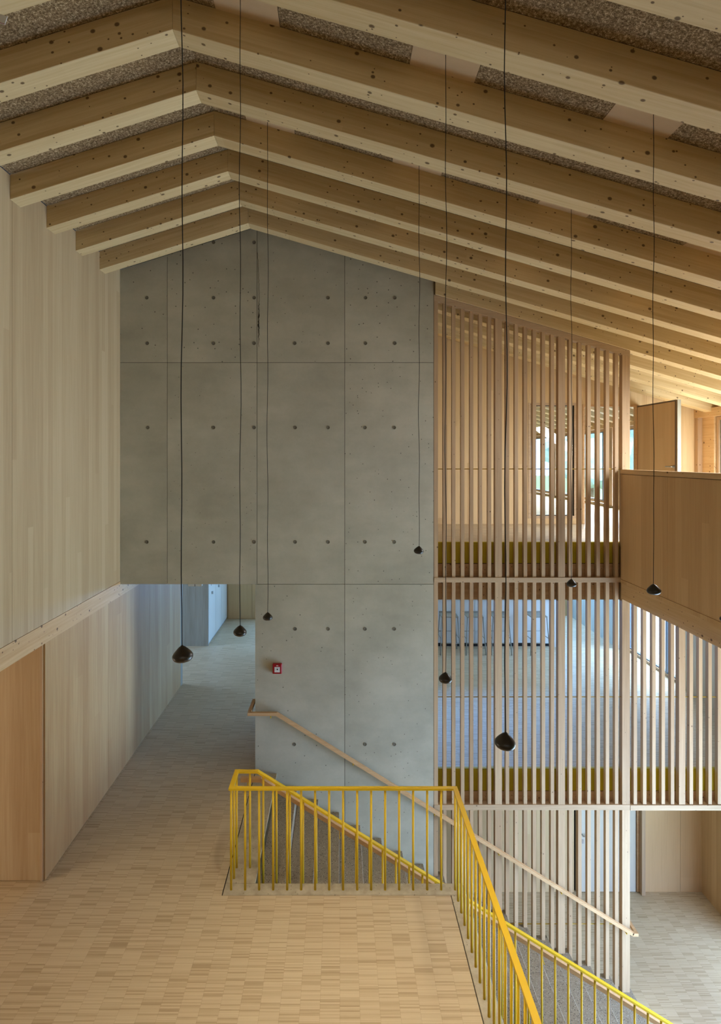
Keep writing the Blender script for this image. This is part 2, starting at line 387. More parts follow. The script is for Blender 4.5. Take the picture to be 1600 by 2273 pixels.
# ------------------------------------------------------------------ staircase
RS, TR = .18, .2925
st = tag(empty('staircase', (-.88, 5.92, ZL)), 'grey stone staircase descending to the right along the concrete wall', 'staircase')
for k in range(17):
    x0 = -.88+TR*k; z = -RS*(k+1)
    xm = x0+TR/2
    y1 = 7.797 if x0 < XS-.15 else 7.90
    poly = [(x0, z), (x0+TR-.002, z), (x0+TR-.002, max(z-RS-.14, ZL+.003)), (x0, max(z-.14, ZL+.003))]
    me = prism([(p[0]+.88, p[1]-ZL) for p in poly], 0, y1-5.92, 'y')
    bm = bmesh.new(); bm.from_mesh(me); bmesh.ops.bevel(bm, geom=[e for e in bm.edges if all(abs(v.co.z-(z-ZL)) < 1e-4 for v in e.verts)], offset=.006, segments=1, affect='EDGES'); bm.to_mesh(me); bm.free()
    obj('step', me, 'stone', st)

# ------------------------------------------------------------------ concrete wall
cw = struct('wall_concrete', prism([(XL, 2.64), (-1.18, 2.64), (-1.18, -3.24), (XS-.004, -3.24), (XS-.004, under(XS)+BH-.01), (RX, RZ+BH-.01), (XL, under(XL)+BH-.01)], YW+.02, YW+.25, 'y'), 'concrete')
xe = [XL, (371-754)/159, (570.5-754)/159, (765-754)/159, XS]; zj = CZ-(805-1017)/159; zb = 2.64; g = .003
def cpanel(poly): obj('concrete_panel', prism(poly, YW, YW+.021, 'y'), 'concrete', cw)
for i in range(4):
    a = xe[i]+(g if i else .0); b = xe[i+1]-(g if i < 3 else .004)
    top = lambda x: under(x)+BH-.012
    if i == 2-1: pts = [(b, top(b)), (RX, top(RX)), (a, top(a))] if a < RX < b else [(b, top(b)), (a, top(a))]
    else: pts = [(b, top(b)), (a, top(a))]
    cpanel([(a, zj+g), (b, zj+g)]+pts)
    zlo = zb if i < 2 else zb+g
    cpanel([(a, zlo), (b, zlo), (b, zj-g), (a, zj-g)])
cpanel([(-1.18, ZL), (xe[3]-g, ZL), (xe[3]-g, zb-g), (-1.18, zb-g)])
cpanel([(xe[3]+g, ZL), (XS-.004, ZL), (XS-.004, zb-g), (xe[3]+g, zb-g)])
obj('joint', multi([(x-.0035, x+.0035, YW+.006, YW+.0205, 2.65 if i < 2 else (-2.4 if i == 2 else 0), under(x)+.2) for i, x in ((1, xe[1]), (1, xe[2]), (2, xe[3]))]
    +[(XL, XS-.01, YW+.006, YW+.0205, zj-.0035, zj+.0035), (xe[2], XS-.01, YW+.012, YW+.0205, zb-.002, zb+.002)]), 'gap', cw)
hole = lathe([(.0, .0), (.020, .0), (.0235, .0015), (.0245, .003), (.0225, .0035), (.019, .001), (.0, .001)], 18, 'tie_hole')
M['tie'] = plain('tie hole plug', lin(104, 98, 84), .9); hole.materials.append(M['tie'])
rows = {538: (474, 564), 661: (326, 474, 564, 728, 811, 876), 762: (327, 474, 564, 654, 728, 811, 876), 949: (328, 474, 564, 655, 728, 810, 875),
        1203: (326, 474, 564, 655, 728, 810, 875), 1396: (655, 728, 810, 875), 1652: (653, 810, 875)}
for yy, xs in rows.items():
    for xx in xs:
        p = px(xx, yy, YW); obj('tie_hole', hole, None, cw, (p[0], YW-.0005, p[2]), (math.pi/2, 0, 0))
# ragged crack of leaked mortar along the joint in the upper part
random.seed(3)
cv, cf = [], []; zt, zb2 = px(0, 560, YW)[2], px(0, 770, YW)[2]; n = 60
for i in range(n+1):
    z = zt+(zb2-zt)*i/n; xc = px(571.5+3.2*math.sin(min(1, i/40)*2.2)+random.uniform(-.8, .8), 0, YW)[0]
    wd = (.002+.009*max(0, 1-abs(i-44)/14)*random.uniform(.4, 1.2))
    cv += [(xc-wd, YW-.0012, z), (xc+wd, YW-.0012, z), (xc-wd, YW+.002, z), (xc+wd, YW+.002, z)]
    if i:
        k = 4*(i-1); cf += [(k, k+1, k+5, k+4), (k+1, k+3, k+7, k+5), (k+2, k, k+4, k+6)]
obj('crack', mesh('crack', cv, cf), 'gap', cw)
struct('wall_core', box_me(-1.18, 1.25, YW+.26, 9.45, 0, 2.74), 'concrete')

# ------------------------------------------------------------------ left wall
wl = struct('wall_left', multi([(XL-.25, XL-.02, -4, 10.77, 2.677, 3.2), (XL-.25, XL-.02, -4, YW+.2, 3.2, under(XL)), (XL-.25, XL-.02, 5.85, 10.77, 0, 2.6)]), 'panel_x')
ys = [-4, -2.27, .23, 2.73, 5.23, YW]
for a, b in zip(ys, ys[1:]):
    obj('wall_panel', box_me(XL-.02, XL, a+.002, b-.002, 2.68, under(XL)+BH-.01), 'panel_x', wl)
for a, b in ((5.816, 7.4), (7.4, 9.0), (9.0, 10.77)):
    obj('lower_wall_panel', box_me(XL-.02, XL, a+.0015, b-.0015, .004, 2.47), 'panel_low', wl)
obj('wall_beam', box_me(XL-.2, XL+.004, -4, 10.77, 2.473, 2.677), 'beam_y', wl)
obj('edge_strip', box_me(XL-.045, XL-.021, 5.800, 5.815, .004, 2.47), 'slat', wl)
wn = struct('wall_niche', box_me(-7, XL-.3, 5.83, 6.0, 0, 2.6), 'panel_y')
for a, b in ((-5.6, -4.35), (-4.33, XL-.012)):
    obj('niche_panel', box_me(a, b, 5.816, 5.84, .004, 2.475), 'niche', wn)
struct('wall_west', multi([(-7.1, -7, -4, 11.0, -3.3, 3.2), (-7.1, -7, 13.0, 15.7, -.3, 3.2), (-7.1, -7, 11.0, 13.0, -.3, .3), (-7.1, -7, 11.0, 13.0, 2.5, 3.2)]), 'panel_x')
struct('ceiling_corridor', multi([(-7, -.93, YW+.26, 15.6, 2.75, 2.85), (-7, XL-.26, -4, YW+.26, 2.70, 2.85)]), 'panel_y')
struct('wall_bay_west', box_me(XL-.25, XL-.0, 10.775, 10.9, 0, 2.74), 'greywood')

# corridor end
we = struct('wall_corridor_end', box_me(-7, -1.18, 15.3, 15.45, 0, 2.75), 'panel_y')
for a, b in ((XL, -2.72), (-2.715, -2.4), (-2.395, -1.30)): obj('wall_panel', box_me(a+.002, b-.002, 15.285, 15.3, .004, 2.74), 'doorwood', we)
obj('door_edge', box_me(-1.29, -1.25, 15.25, 15.3, .004, 2.74), 'white', we)
cb = tag(empty('locker', (-3.7, 13.1, 0)), 'pale timber locker block standing in the far corridor on the left', 'locker')
obj('carcass', box_me(*W(cb, -4.6, -3.10, 13.12, 15.28, .0, 2.74)), 'greywood', cb)
obj('end_panel', box_me(*W(cb, -4.6, -3.08, 13.08, 13.118, .0, 2.74)), 'greywood', cb)
for i in range(3):
    y0 = 13.13+.71*i
    d = obj('door', box_me(*W(cb, -3.098, -3.078, y0, y0+.70, .06, 2.70)), 'paledoor', cb)
    obj('slot', box_me(*W(cb, -3.0775, -3.0755, y0+.22, y0+.25, 1.35, 2.55)), 'plinth', d)
    obj('knob', box_me(*W(cb, -3.077, -3.04, y0+.28, y0+.32, 1.14, 1.20)), 'steel', d)

# ------------------------------------------------------------------ ceiling: rafters, wood wool boards, plywood patches
ce = empty('ceiling', (0, 0, 0)); ce['kind'] = 'structure'
ce_cover = obj('roof_cover', prism([(XL-.3, under(XL-.3)+BH+.05), (RX, RZ+BH+.05), (7.2, under(7.2)+BH+.05), (7.2, under(7.2)+BH+.3), (RX, RZ+BH+.3), (XL-.3, under(XL-.3)+BH+.3)], -4.2, 20.8, 'y'), 'gap', ce)
def rafter_mesh(xa, xb):
    """rafter in its own frame: local x along the slope."""
    za, zb_ = under(xa+1e-6 if xb > xa else xa-1e-6), under(xb)
    ang = math.atan2(zb_-za, xb-xa); L = math.hypot(xb-xa, zb_-za); c, s = math.cos(ang), math.sin(ang)
    pts = []
    for X, Z in ((xa, za), (xb, zb_), (xb, zb_+BH), (xa, za+BH)):
        dx, dz = X-xa, Z-za; pts.append((dx*c+dz*s, -dx*s+dz*c))
    me = prism(pts, 0, BT, 'y', 'rafter'); bm = bmesh.new(); bm.from_mesh(me)
    bmesh.ops.bevel(bm, geom=[e for e in bm.edges if e.calc_length() > .5], offset=.003, segments=1, affect='EDGES'); bm.to_mesh(me); bm.free()
    me.materials.append(M['beam'])
    return me, (xa, za), -ang
left = rafter_mesh(RX-.001, XL+.001); right = rafter_mesh(RX+.001, 6.95); right2 = rafter_mesh(XS+.02, 6.95)
NB0, NB1 = -11, 26
for nb in range(NB0, NB1+1):
    y = B0+BS*nb
    onwall = YW-.18 < y < YW+.26
    for (me, (xa, za), an), side in ((left, 0), (right if not onwall else right2, 1)):
        if onwall and side == 0: continue
        if y > YW+.3 and side == 0: continue
        obj('rafter', me, None, ce, (xa, y, za), (0, an, 0))
def board(xa, xb, y0, y1, mat, name, dz=0.):
    za, zb_ = under(xa)+BH+dz, under(xb)+BH+dz
    obj(name, prism([(xa, za), (xb, zb_), (xb, zb_+.03), (xa, za+.03)], y0, y1, 'y'), mat, ce)
PATCH = (-.645, .712, 2.065, 3.415)
for nb in range(NB0, NB1):
    y0 = B0+BS*nb+BT; y1 = B0+BS*(nb+1)
    inner = y0 > YW+.3
    if not inner: board(XL+.002, RX, y0, y1, 'wool', 'acoustic_board')
    if nb in (0, 2, 4, -2, -4):
        x = RX
        for pc in PATCH:
            board(x+.002, pc-.225, y0, y1, 'wool', 'acoustic_board'); board(pc-.223, pc+.227, y0, y1, 'ply', 'plywood_patch', -.004); x = pc+.229
        board(x, 6.95, y0, y1, 'wool', 'acoustic_board')
    else:
        board(RX+.002, 2.9, y0, y1, 'wool', 'acoustic_board'); board(2.904, 6.95, y0, y1, 'wool', 'acoustic_board')

# ------------------------------------------------------------------ slatted screens
def screen(root, z0, z1fn, spans, postx, with_slats=True, zfoot=None):
    """spans: list of (x_start, x_end, n slats) between posts; z1fn(x) top, z0 or zfoot(x) bottom."""
    l = root.location
    for x0, x1, n in spans:
        for i in range(n):
            xc = x0+(x1-x0)*(i+1)/(n+1); a, b = xc-.024, xc+.024
            lo = zfoot(xc) if zfoot else z0
            obj('slat', prism([(a-l.x, lo-l.z), (b-l.x, lo-l.z), (b-l.x, z1fn(b)-l.z), (a-l.x, z1fn(a)-l.z)], YW+.006-l.y, YW+.073-l.y, 'y'), 'slat', root)
    for a, b in postx:
        lo = zfoot((a+b)/2) if zfoot else z0
        obj('post', prism([(a-l.x, lo-l.z), (b-l.x, lo-l.z), (b-l.x, z1fn(b)-l.z), (a-l.x, z1fn(a)-l.z)], YW-l.y, YW+.085-l.y, 'y'), 'slat', root)
X = lambda p: (p-754)/159.0
P = [(X(962.8), X(972)), (X(1099), X(1114)), (X(1239), X(1254)), (X(1381), X(1398))]
SP = [(X(967.5), X(1106.5), 6), (X(1106.5), X(1246.5), 6), (X(1246.5), X(1389.5), 6)]
RZ1, RZ0 = 2.735, 2.665          # upper rail
su = tag(empty('slatted_screen', (XS, YW, RZ1)), 'tall larch slat screen with sloping top above the yellow upper floor edge', 'screen', 'slatted timber screens')
screen(su, RZ1, lambda x: under(x)-.085, SP, P)
l = su.location
def tl(x, d): return under(x)-d-l.z
obj('top_rail', prism([(P[0][0]-l.x, tl(P[0][0], .004)), (P[3][1]-l.x, tl(P[3][1], .004)), (P[3][1]-l.x, tl(P[3][1], .086)), (P[0][0]-l.x, tl(P[0][0], .086))], -.004, .088, 'y'), 'rail_x', su)
obj('shadow_gap', prism([(P[0][0]-l.x, tl(P[0][0], -.004)), (P[3][1]-l.x, tl(P[3][1], -.004)), (P[3][1]-l.x, tl(P[3][1], .0035)), (P[0][0]-l.x, tl(P[0][0], .0035))], .0, .088, 'y'), 'gap', su)
obj('bottom_rail', bev_box(*W(su, P[0][0], P[3][1]-.03, YW-.006, YW+.10, RZ0, RZ1)), 'rail_x', su)
obj('tie_rod', tube([(P[0][0]-l.x, .04, 4.248-l.z), (P[3][0]-l.x, .04, 4.248-l.z)], .006, 8), 'rope', su)
ZR1, ZR0 = -.437, -.513          # middle rail
P2 = P+[(X(1507), X(1521)), (X(1632), X(1647)), (XE-.16, XE-.07)]
SP2 = SP+[(X(1390), X(1514), 5), (X(1514), X(1639.5), 5), (X(1639.5), XE-.12, 5)]
sm = tag(empty('slatted_screen', (XS, YW, ZR1)), 'wide larch slat screen of the middle storey, in front of the room with bar stools', 'screen', 'slatted timber screens')
screen(sm, ZR1, lambda x: RZ0-.001 if x < P[3][1]+.001 else 2.455, SP2, P2)
obj('bottom_rail', bev_box(*W(sm, P[0][0], P[3][1], YW-.006, YW+.10, ZR0, ZR1)), 'rail_x', sm)
obj('bottom_rail', bev_box(*W(sm, P[3][1]+.004, XE-.07, YW-.006, YW+.10, ZR0-.006, ZR1-.006)), 'rail_x', sm)
obj('tie_rod', tube([(P[0][0]-sm.location.x, .04, 1.05-ZR1), (XE-.1-sm.location.x, .04, 1.05-ZR1)], .006, 8), 'rope', sm)
def foot(x):
    k = int((x+.88)/TR); return max(-RS*(k+1), ZL)+.001
slw = tag(empty('slatted_screen', (XS, YW, ZL)), 'lowest larch slat screen standing on the stair steps under the middle rail', 'screen', 'slatted timber screens')
screen(slw, ZL, lambda x: ZR0-.001, SP, P, zfoot=foot)
obj('tie_rod', tube([(2.3-slw.location.x, .04, -2.135-ZL), (P[3][0]-slw.location.x, .04, -2.135-ZL)], .006, 8), 'rope', slw)

# yellow floor edges and timber edge beams behind the screens
fe = struct('trim_1', box_me(XS, XP+.05, 7.90, 7.955, ZU-.285, ZU+.012), 'fascia')
obj('edge_beam', box_me(XS, XP+.1, 7.90, 8.09, 2.40, 2.905), 'beam_x', fe)
obj('shadow_gap', box_me(XS, XP+.05, 7.91, 7.95, 2.905, 2.915), 'gap', fe)
fm = struct('trim_2', box_me(XS, XE, 7.90, 7.945, -.30, .012), 'fascia')
obj('edge_beam', box_me(XS, XE, 7.90, 8.05, -.52, -.31), 'beam_x', fm)
obj('shadow_gap', box_me(XS, XE, 7.91, 7.94, -.31, -.30), 'gap', fm)
obj('soffit_ledge', box_me(XS, XE, 7.886, 7.90, -.512, -.44), 'beam_x', fm)
struct('trim_3', box_me(XS-.003, XS+.006, YW+.002, YW+.24, -3.24, under(XS)), 'gap')

# ------------------------------------------------------------------ right gallery parapet
pp = empty('wall_parapet', (XP, 3, 2.69)); pp['kind'] = 'structure'
ys = [-.42, 1.2, 2.65, 4.10, 5.55, 6.55, YW-.003]
yj = [(x-754) for x in (1377, 1482)]
ys = [-.42, 1.35, 2.6, 3.85, 5.25, XP*F/(1482-754), YW-.003]
for a, b in zip(ys, ys[1:]): obj('parapet_panel', box_me(*W(pp, XP, XP+.03, a+.0015, b-.0015, 2.715, 4.173)), 'parapet', pp)
obj('core', box_me(*W(pp, XP+.031, XP+.075, -.42, YW-.003, 2.5, 4.178)), 'panel_x', pp)
obj('parapet_cap', bev_box(*W(pp, XP-.006, XP+.085, -.42, YW-.003, 4.180, 4.243)), 'beam_y', pp)
obj('foot_strip', box_me(*W(pp, XP-.006, XP+.03, -.42, YW-.003, 2.665, 2.712)), 'parapet', pp)
obj('edge_beam', box_me(*W(pp, XP+.004, XP+.16, -.42, YW-.003, 2.44, 2.663)), 'beam_y', pp)
obj('back_parapet', multi([W(pp, XL, XP, -.50, -.42, 3.2, 4.178), W(pp, XL, XP, -.51, -.41, 4.178, 4.243)]), 'parapet', pp)

# ------------------------------------------------------------------ upper back wall with glazing, doorway, open door
YB = 10.19
wb = empty('wall_upper_back', (0, YB, ZU)); wb['kind'] = 'structure'
gx0, gx1, gz0, gz1 = 3.467, 4.289, 3.332, 5.378; dx0, dx1 = 4.425, 5.415
def topz(x): return under(x)+BH-.01
def wp(x0, x1, z0, z1=None):
    poly = [(x0, z0-ZU), (x1, z0-ZU), (x1, (z1 if z1 else topz(x1))-ZU), (x0, (z1 if z1 else topz(x0))-ZU)]
    obj('wall_panel', prism(poly, 0, .05, 'y'), 'panel_y', wb)
struct('wall_upper_return', box_me(XS-.25, XS-.01, YW+.26, YB+.16, ZU, 6.6), 'panel_x')
xx = XS
for b in (1.95, 2.70, gx0): wp(xx+.002, b-.002, ZU); xx = b
wp(gx0, gx1, ZU, gz0); wp(gx0, gx1, gz1); wp(gx1+.0, dx0, ZU); wp(dx0, dx1, gz1+.0); wp(dx1, XE, ZU)
g1 = empty('window_1', (0, YB, ZU)); g1['kind'] = 'structure'
def ring(root, name, x0, x1, y0, y1, z0, z1, w_, mat, plane='y'):
    if plane == 'y': bx = [(x0, x0+w_, y0, y1, z0, z1), (x1-w_, x1, y0, y1, z0, z1), (x0+w_, x1-w_, y0, y1, z0, z0+w_), (x0+w_, x1-w_, y0, y1, z1-w_, z1)]
    else: bx = [(x0, x1, y0, y0+w_, z0, z1), (x0, x1, y1-w_, y1, z0, z1), (x0, x1, y0+w_, y1-w_, z0, z0+w_), (x0, x1, y0+w_, y1-w_, z1-w_, z1)]
    return obj(name, multi([W(root, *b) for b in bx]), mat, root)
ring(g1, 'frame', gx0-.03, gx1+.03, YB-.006, YB+.07, gz0-.03, gz1+.03, .045, 'rail_x')
ring(g1, 'seal', gx0+.016, gx1-.016, YB+.02, YB+.05, gz0+.016, gz1-.016, .012, 'plinth')
obj('pane', box_me(*W(g1, gx0+.02, gx1-.02, YB+.03, YB+.036, gz0+.02, gz1-.02)), 'glass', g1)
df = empty('door_1', (dx1, YB, ZU)); df['kind'] = 'structure'
obj('frame', multi([W(df, dx0, dx0+.04, YB-.01, YB+.055, ZU, gz1), W(df, dx1-.03, dx1, YB-.01, YB+.055, ZU, gz1), W(df, dx0+.04, dx1-.03, YB-.01, YB+.055, gz1-.04, gz1)]), 'handrail', df)
# the leaf stands open, pointing towards the viewer
lf = obj('leaf', bev_box(-.0, .055, -1.14, 0, .01, 2.15), 'doorwood', df, (.01, -.012, 0), (0, 0, math.radians(1.6)))
M['seal'] = plain('grey brown rebate', lin(108, 88, 66), .7)
obj('rebate', multi([(-.006, .0, -1.13, -1.09, .012, 2.148), (-.004, .0, -1.09, -.0, 2.125, 2.15)]), 'seal', lf)
obj('edge_band', box_me(-.001, .056, -1.152, -1.1405, .012, 2.148), 'greywood', lf)
obj('handle', tube([(-.002, -1.06, 1.06), (-.055, -1.06, 1.06), (-.062, -1.045, 1.06), (-.062, -.93, 1.06)], .010, 10), 'steel', lf)
obj('handle', tube([(.057, -1.06, 1.06), (.11, -1.06, 1.06), (.117, -1.045, 1.06), (.117, -.93, 1.06)], .010, 10), 'steel', lf)
obj('rosette', lathe([(.0, 0), (.026, 0), (.026, .008), (.0, .008)], 20), 'steel', lf, (-.001, -1.06, 1.06), (0, -math.pi/2, 0))
obj('lock_rosette', lathe([(.0, 0), (.026, 0), (.026, .008), (.012, .009), (.0, .009)], 20), 'steel', lf, (-.001, -1.06, .93), (0, -math.pi/2, 0))
obj('latch_plate', box_me(.012, .042, -1.1535, -1.152, .90, 1.15), 'steel', lf)

# ------------------------------------------------------------------ east outer wall with windows
wes = empty('wall_east', (XE, 0, ZL)); wes['kind'] = 'structure'
def eb(y0, y1, z0, z1, mat='panel_x', name='wall_panel', x0=XE, x1=XE+.3): obj(name, box_me(*W(wes, x0, x1, y0, y1, z0, z1)), mat, wes)
# lower storey
eb(8.85, 9.84, ZL, -.4, 'parapet', x0=6.37, x1=6.9); eb(-4, 2., ZL, -.4, 'parapet', x0=6.37, x1=6.9); eb(2., 8.85, -.62, -.4, 'parapet', x0=6.37, x1=6.9); eb(2., 8.85, ZL, ZL+.12, 'parapet', x0=6.37, x1=6.9)
# middle storey: solid in front of the window, and beyond it
eb(-4, .3, -.39, 2.7); eb(6.1, 8.1, -.39, 2.7); eb(.3, 6.1, -.39, .1); eb(.3, 6.1, 2.1, 2.7); eb(8.1, 10.62, -.39, 2.7); eb(12.92, 15.6, -.39, 2.7, 'greywood', x0=6.42, x1=6.9); eb(10.62, 12.92, 2.45, 2.7); eb(10.62, 12.92, -.39, -.02)
eb(12.9, 12.96, -.0, 2.45, 'white', 'reveal', 6.36, 6.62)
# upper storey
eb(-4, 20.6, 2.7, ZU+.06); eb(9.78, 10.5, ZU+.06, 5.2, 'beam_y'); eb(-4, 6.5, ZU+.06, 5.2); eb(19.6, 20.6, ZU+.06, 5.2)
eb(-4, 20.6, 5.13, 5.28, 'beam_y', 'wall_plate', XE-.09, XE+.2)
for a, b in ((13.0, 13.06), (13.35, 13.52), (16.9, 17.12), (6.5, 6.62)): eb(a, b, ZU+.06, 5.13, 'slat', 'window_post', XE-.04, XE+.2)
obj('corner_post', box_me(*W(wes, XE-.085, XE-.002, YB-.10, YB-.004, ZU, 5.13)), 'slat', wes)
struct('wall_gable', prism([(XE+.02, 5.29), (7.0, 5.29), (7.0, under(7.)+BH), (XE+.02, under(XE)+BH)], -4, 20.6, 'y'), 'panel_y')
wi = [2]
def east_window(y0, y1, z0, z1, mull=()):
    r = empty('window_%d' % wi[0], (XE+.1, y0, z0)); r['kind'] = 'structure'; wi[0] += 1
    ring(r, 'frame', XE+.03, XE+.12, y0, y1, z0, z1, .055, 'slat', 'x')
    ring(r, 'sash', XE+.06, XE+.14, y0+.05, y1-.05, z0+.05, z1-.05, .028, 'grey', 'x')
    for m in mull: obj('mullion', box_me(*W(r, XE+.04, XE+.13, m-.03, m+.03, z0+.055, z1-.055)), 'grey', r)
    obj('pane', box_me(*W(r, XE+.09, XE+.096, y0+.07, y1-.07, z0+.07, z1-.07)), 'glass', r)
    return r
east_window(.32, 6.08, .12, 2.08, (2.2, 4.1))  # unseen window, added to bring light into the stair void
east_window(10.66, 12.88, .0, 2.40, (11.28,))
east_window(10.52, 12.98, ZU+.08, 5.12); east_window(13.54, 16.88, ZU+.08, 5.12, (14.0,)); east_window(17.14, 19.58, ZU+.08, 5.12)
east_window(6.64, 9.76, ZU+.08, 5.12)
# rear (south) wall behind the viewer and north end wall
ws = empty('wall_south', (0, -4, ZL)); ws['kind'] = 'structure'
obj('wall_panel', multi([W(ws, -7, 6.9, -4.2, -4, ZL, 7.5)]), 'panel_y', ws)
wno = struct('wall_north', multi([(0, 6.9, 20.6, 20.8, 2.6, 7.4), (-7, 6.9, 15.6, 15.8, -.4, 2.7), (-.2, 0, 10.4, 20.6, 3.2, 7.4)]), 'panel_y')

# ------------------------------------------------------------------ lower back wall and door
YL = 9.84; sc = YL/F
wlb = empty('wall_lower_back', (0, YL, ZL)); wlb['kind'] = 'structure'
def xl(p): return (p-754)*sc
xs_ = [-.9, .9, xl(1010), xl(1100), xl(1190), xl(1274)]
for a, b in zip(xs_, xs_[1:]): obj('wall_panel', box_me(*W(wlb, a+.002, b-.002, YL, YL+.1, ZL, -.385)), 'panel_y', wlb)
for a, b in ((xl(1425), xl(1510)), (xl(1510), 6.37)): obj('wall_panel', box_me(*W(wlb, a+.002, b-.002, YL, YL+.1, ZL, -.385)), 'parapet', wlb)
obj('base', box_me(*W(wlb, -7, 6.5, YL+.1, YL+.2, ZL-.02, -.381)), 'panel_y', wlb)
d2 = empty('door_2', (xl(1277), YL, ZL)); d2['kind'] = 'structure'
obj('leaf', box_me(*W(d2, xl(1279), xl(1410), YL-.01, YL+.04, ZL+.012, -.62)), 'paledoor', d2)
obj('leaf_joint', box_me(*W(d2, xl(1275.5), xl(1412), YL+.041, YL+.06, ZL, -.6)), 'gap', d2)
obj('frame', box_me(*W(d2, xl(1412.5), xl(1418), YL-.012, YL+.09, ZL+.01, -.6)), 'handrail', d2)
obj('jamb', box_me(*W(d2, xl(1418), xl(1425.5), YL-.10, YL+.09, ZL+.01, -.42)), 'slat', d2)
hx, hz = xl(1291), CZ-(1851-1017)*sc
obj('handle', tube([(hx-xl(1277), .0, hz-ZL), (hx-xl(1277), -.06, hz-ZL), (hx+.02-xl(1277), -.065, hz-ZL), (hx+.13-xl(1277), -.065, hz-ZL)], .011, 10), 'steel', d2)
obj('lock_plate', box_me(*W(d2, hx-.03, hx+.03, YL-.018, YL-.01, hz-.16, hz-.09)), 'steel', d2)

# ------------------------------------------------------------------ yellow stair railing
RH = 1.043; YN, YF2, XA, XB = 5.695, 6.003, -1.107, 1.176
rl = tag(empty('stair_railing', (XA, YN, 0)), 'bright yellow steel railing round the stair opening and down the flight', 'railing')
o = Vector((XA, YN, 0))
SLP = .613
def zr(x): return RH if x < -.88 else RH-SLP*(x+.88)
path = [(XB, -.38, RH), (XB, YN, RH), (XA, YN, RH), (XA, YF2, RH), (-.88, YF2, RH), (4.02, YF2, zr(4.02)), (4.22, YF2, zr(4.02))]
# built of mitred flat bars: three level runs, then the falling run
def bar(p, q, w_=.046, h=.020, n='top_rail', mat='yellow'):
    me = sweep([Vector(p)-o, Vector(q)-o], w_, h); obj(n, me, mat, rl)
hw = .023
bar((XB, -.38, RH-.01), (XB, YN+hw, RH-.01)); bar((XB-hw, YN, RH-.01), (XA+hw, YN, RH-.01)); bar((XA, YN-hw, RH-.01), (XA, YF2+hw, RH-.01))
me = sweep([Vector((XA+hw, YF2, RH-.01))-o, Vector((-.88, YF2, RH-.01))-o, Vector((4.10, YF2, zr(4.10)-.01))-o], .046, .020); obj('top_rail', me, 'yellow', rl)
bal_cache = {}
def baluster(x, y, z0, z1, r=.0115):
    k = (round(z1-z0, 4), r)
    if k not in bal_cache: bal_cache[k] = tube([(0, 0, 0), (0, 0, z1-z0)], r, 12, 'baluster'); bal_cache[k].materials.append(M['yellow'])
    obj('baluster', bal_cache[k], None, rl, Vector((x, y, z0))-o)
for i in range(17): baluster(XA+(XB-XA)*i/16, YN, .0005, RH-.02)
baluster(XA, (YN+YF2)/2, .0005, RH-.02); baluster(XA, YF2, .0005, RH-.02)
y = YN-.1438
while y > -.3: baluster(XB, y, .0005, RH-.02); y -= .1438
x = XA+.1425; 
while x < 4.10:
    if x < -.88: z0 = .0005
    else: z0 = max(-RS*(int((x+.88)/TR)+1), ZL)+.0005
    baluster(x, YF2, z0, zr(x)-.02-(.004 if x > -.88 else 0)); x += .1425
# timber handrail on the inside of the flight, carried by small yellow brackets
hy = YF2+.075
hp = [(XA+.03, hy, .905), (-.86, hy, .905), (4.16, hy, .905-SLP*5.02)]
obj('handrail', sweep([Vector(p)-o for p in hp], .045, .042), 'handrail', rl)
for x in (-1.0, .0, 1.1, 2.2, 3.35, 4.0):
    z = .905 if x < -.86 else .905-SLP*(x+.86)
    obj('bracket', tube([Vector((x, hy, z-.018))-o, Vector((x, hy, z-.06))-o, Vector((x, YF2+.006, z-.075))-o], .006, 8), 'yellow', rl)

# ------------------------------------------------------------------ wall handrail
hr = tag(empty('handrail', (-.87, YW-.075, .88)), 'long pale timber handrail sloping down along the concrete wall and slat screen', 'handrail')
o2 = Vector(hr.location); yh = YW-.075
hx0 = px(549.5, 0, yh)[0]; xk = -.872; xend = px(1404, 0, yh)[0]; zend = .88-.618*(xend-xk)
obj('rail', sweep([Vector((hx0, yh, .865))-o2, Vector((xk, yh, .865))-o2, Vector((xend, yh, zend-.015))-o2, ], .045, .042), 'handrail', hr)
obj('return_rail', multi([tuple(a-b for a, b in zip(t_, (o2.x, o2.x, o2.y, o2.y, o2.z, o2.z))) for t_ in ((hx0-.0, hx0+.045, yh+.0225, YW+.36, .844, .886), (hx0+.045, -1.18, YW+.315, YW+.36, .844, .886))]), 'handrail', hr)
obj('return_rail', multi([tuple(a-b for a, b in zip(t_, (o2.x, o2.x, o2.y, o2.y, o2.z, o2.z))) for t_ in ((xend-.01, xend+.07, yh-.0225, yh+.0225, zend-.036, zend+.006), (xend+.03, xend+.07, yh+.0225, YW+.21, zend-.036, zend+.006))]), 'handrail', hr)
for pxx in (600.5, 784, 965, 1108, 1247, 1392):
    x = (pxx-754)*yh/F; z = .865 if x < xk else .865-.618*(x-xk)
    obj('bracket', tube([Vector((x, yh, z-.02))-o2, Vector((x, yh+.01, z-.062))-o2, Vector((x-.012, YW-.001, z-.045))-o2], .0065, 8), 'yellow', hr)

# ------------------------------------------------------------------ fire alarm
p = px(616, 1482, YW)
fa = tag(empty('fire_alarm', (p[0], YW, p[2])), 'small red fire alarm call point mounted on the concrete wall', 'alarm')
obj('housing', bev_box(-.066, .066, -.052, -.001, -.070, .070, .008), 'red', fa)
obj('press_plate', box_me(-.037, .037, -.0545, -.0522, -.045, .028), 'white', fa)
obj('button', lathe([(0, 0), (.010, 0), (.010, .003), (0, .003)], 16), 'plinth', fa, (.003, -.0546, -.004), (math.pi/2, 0, 0))
obj('mark', multi([(-.028, -.016, -.0556, -.0546, -.007, .001), (-.012, .014, -.0526, -.0522, .040, .052)]), 'paledoor', fa)

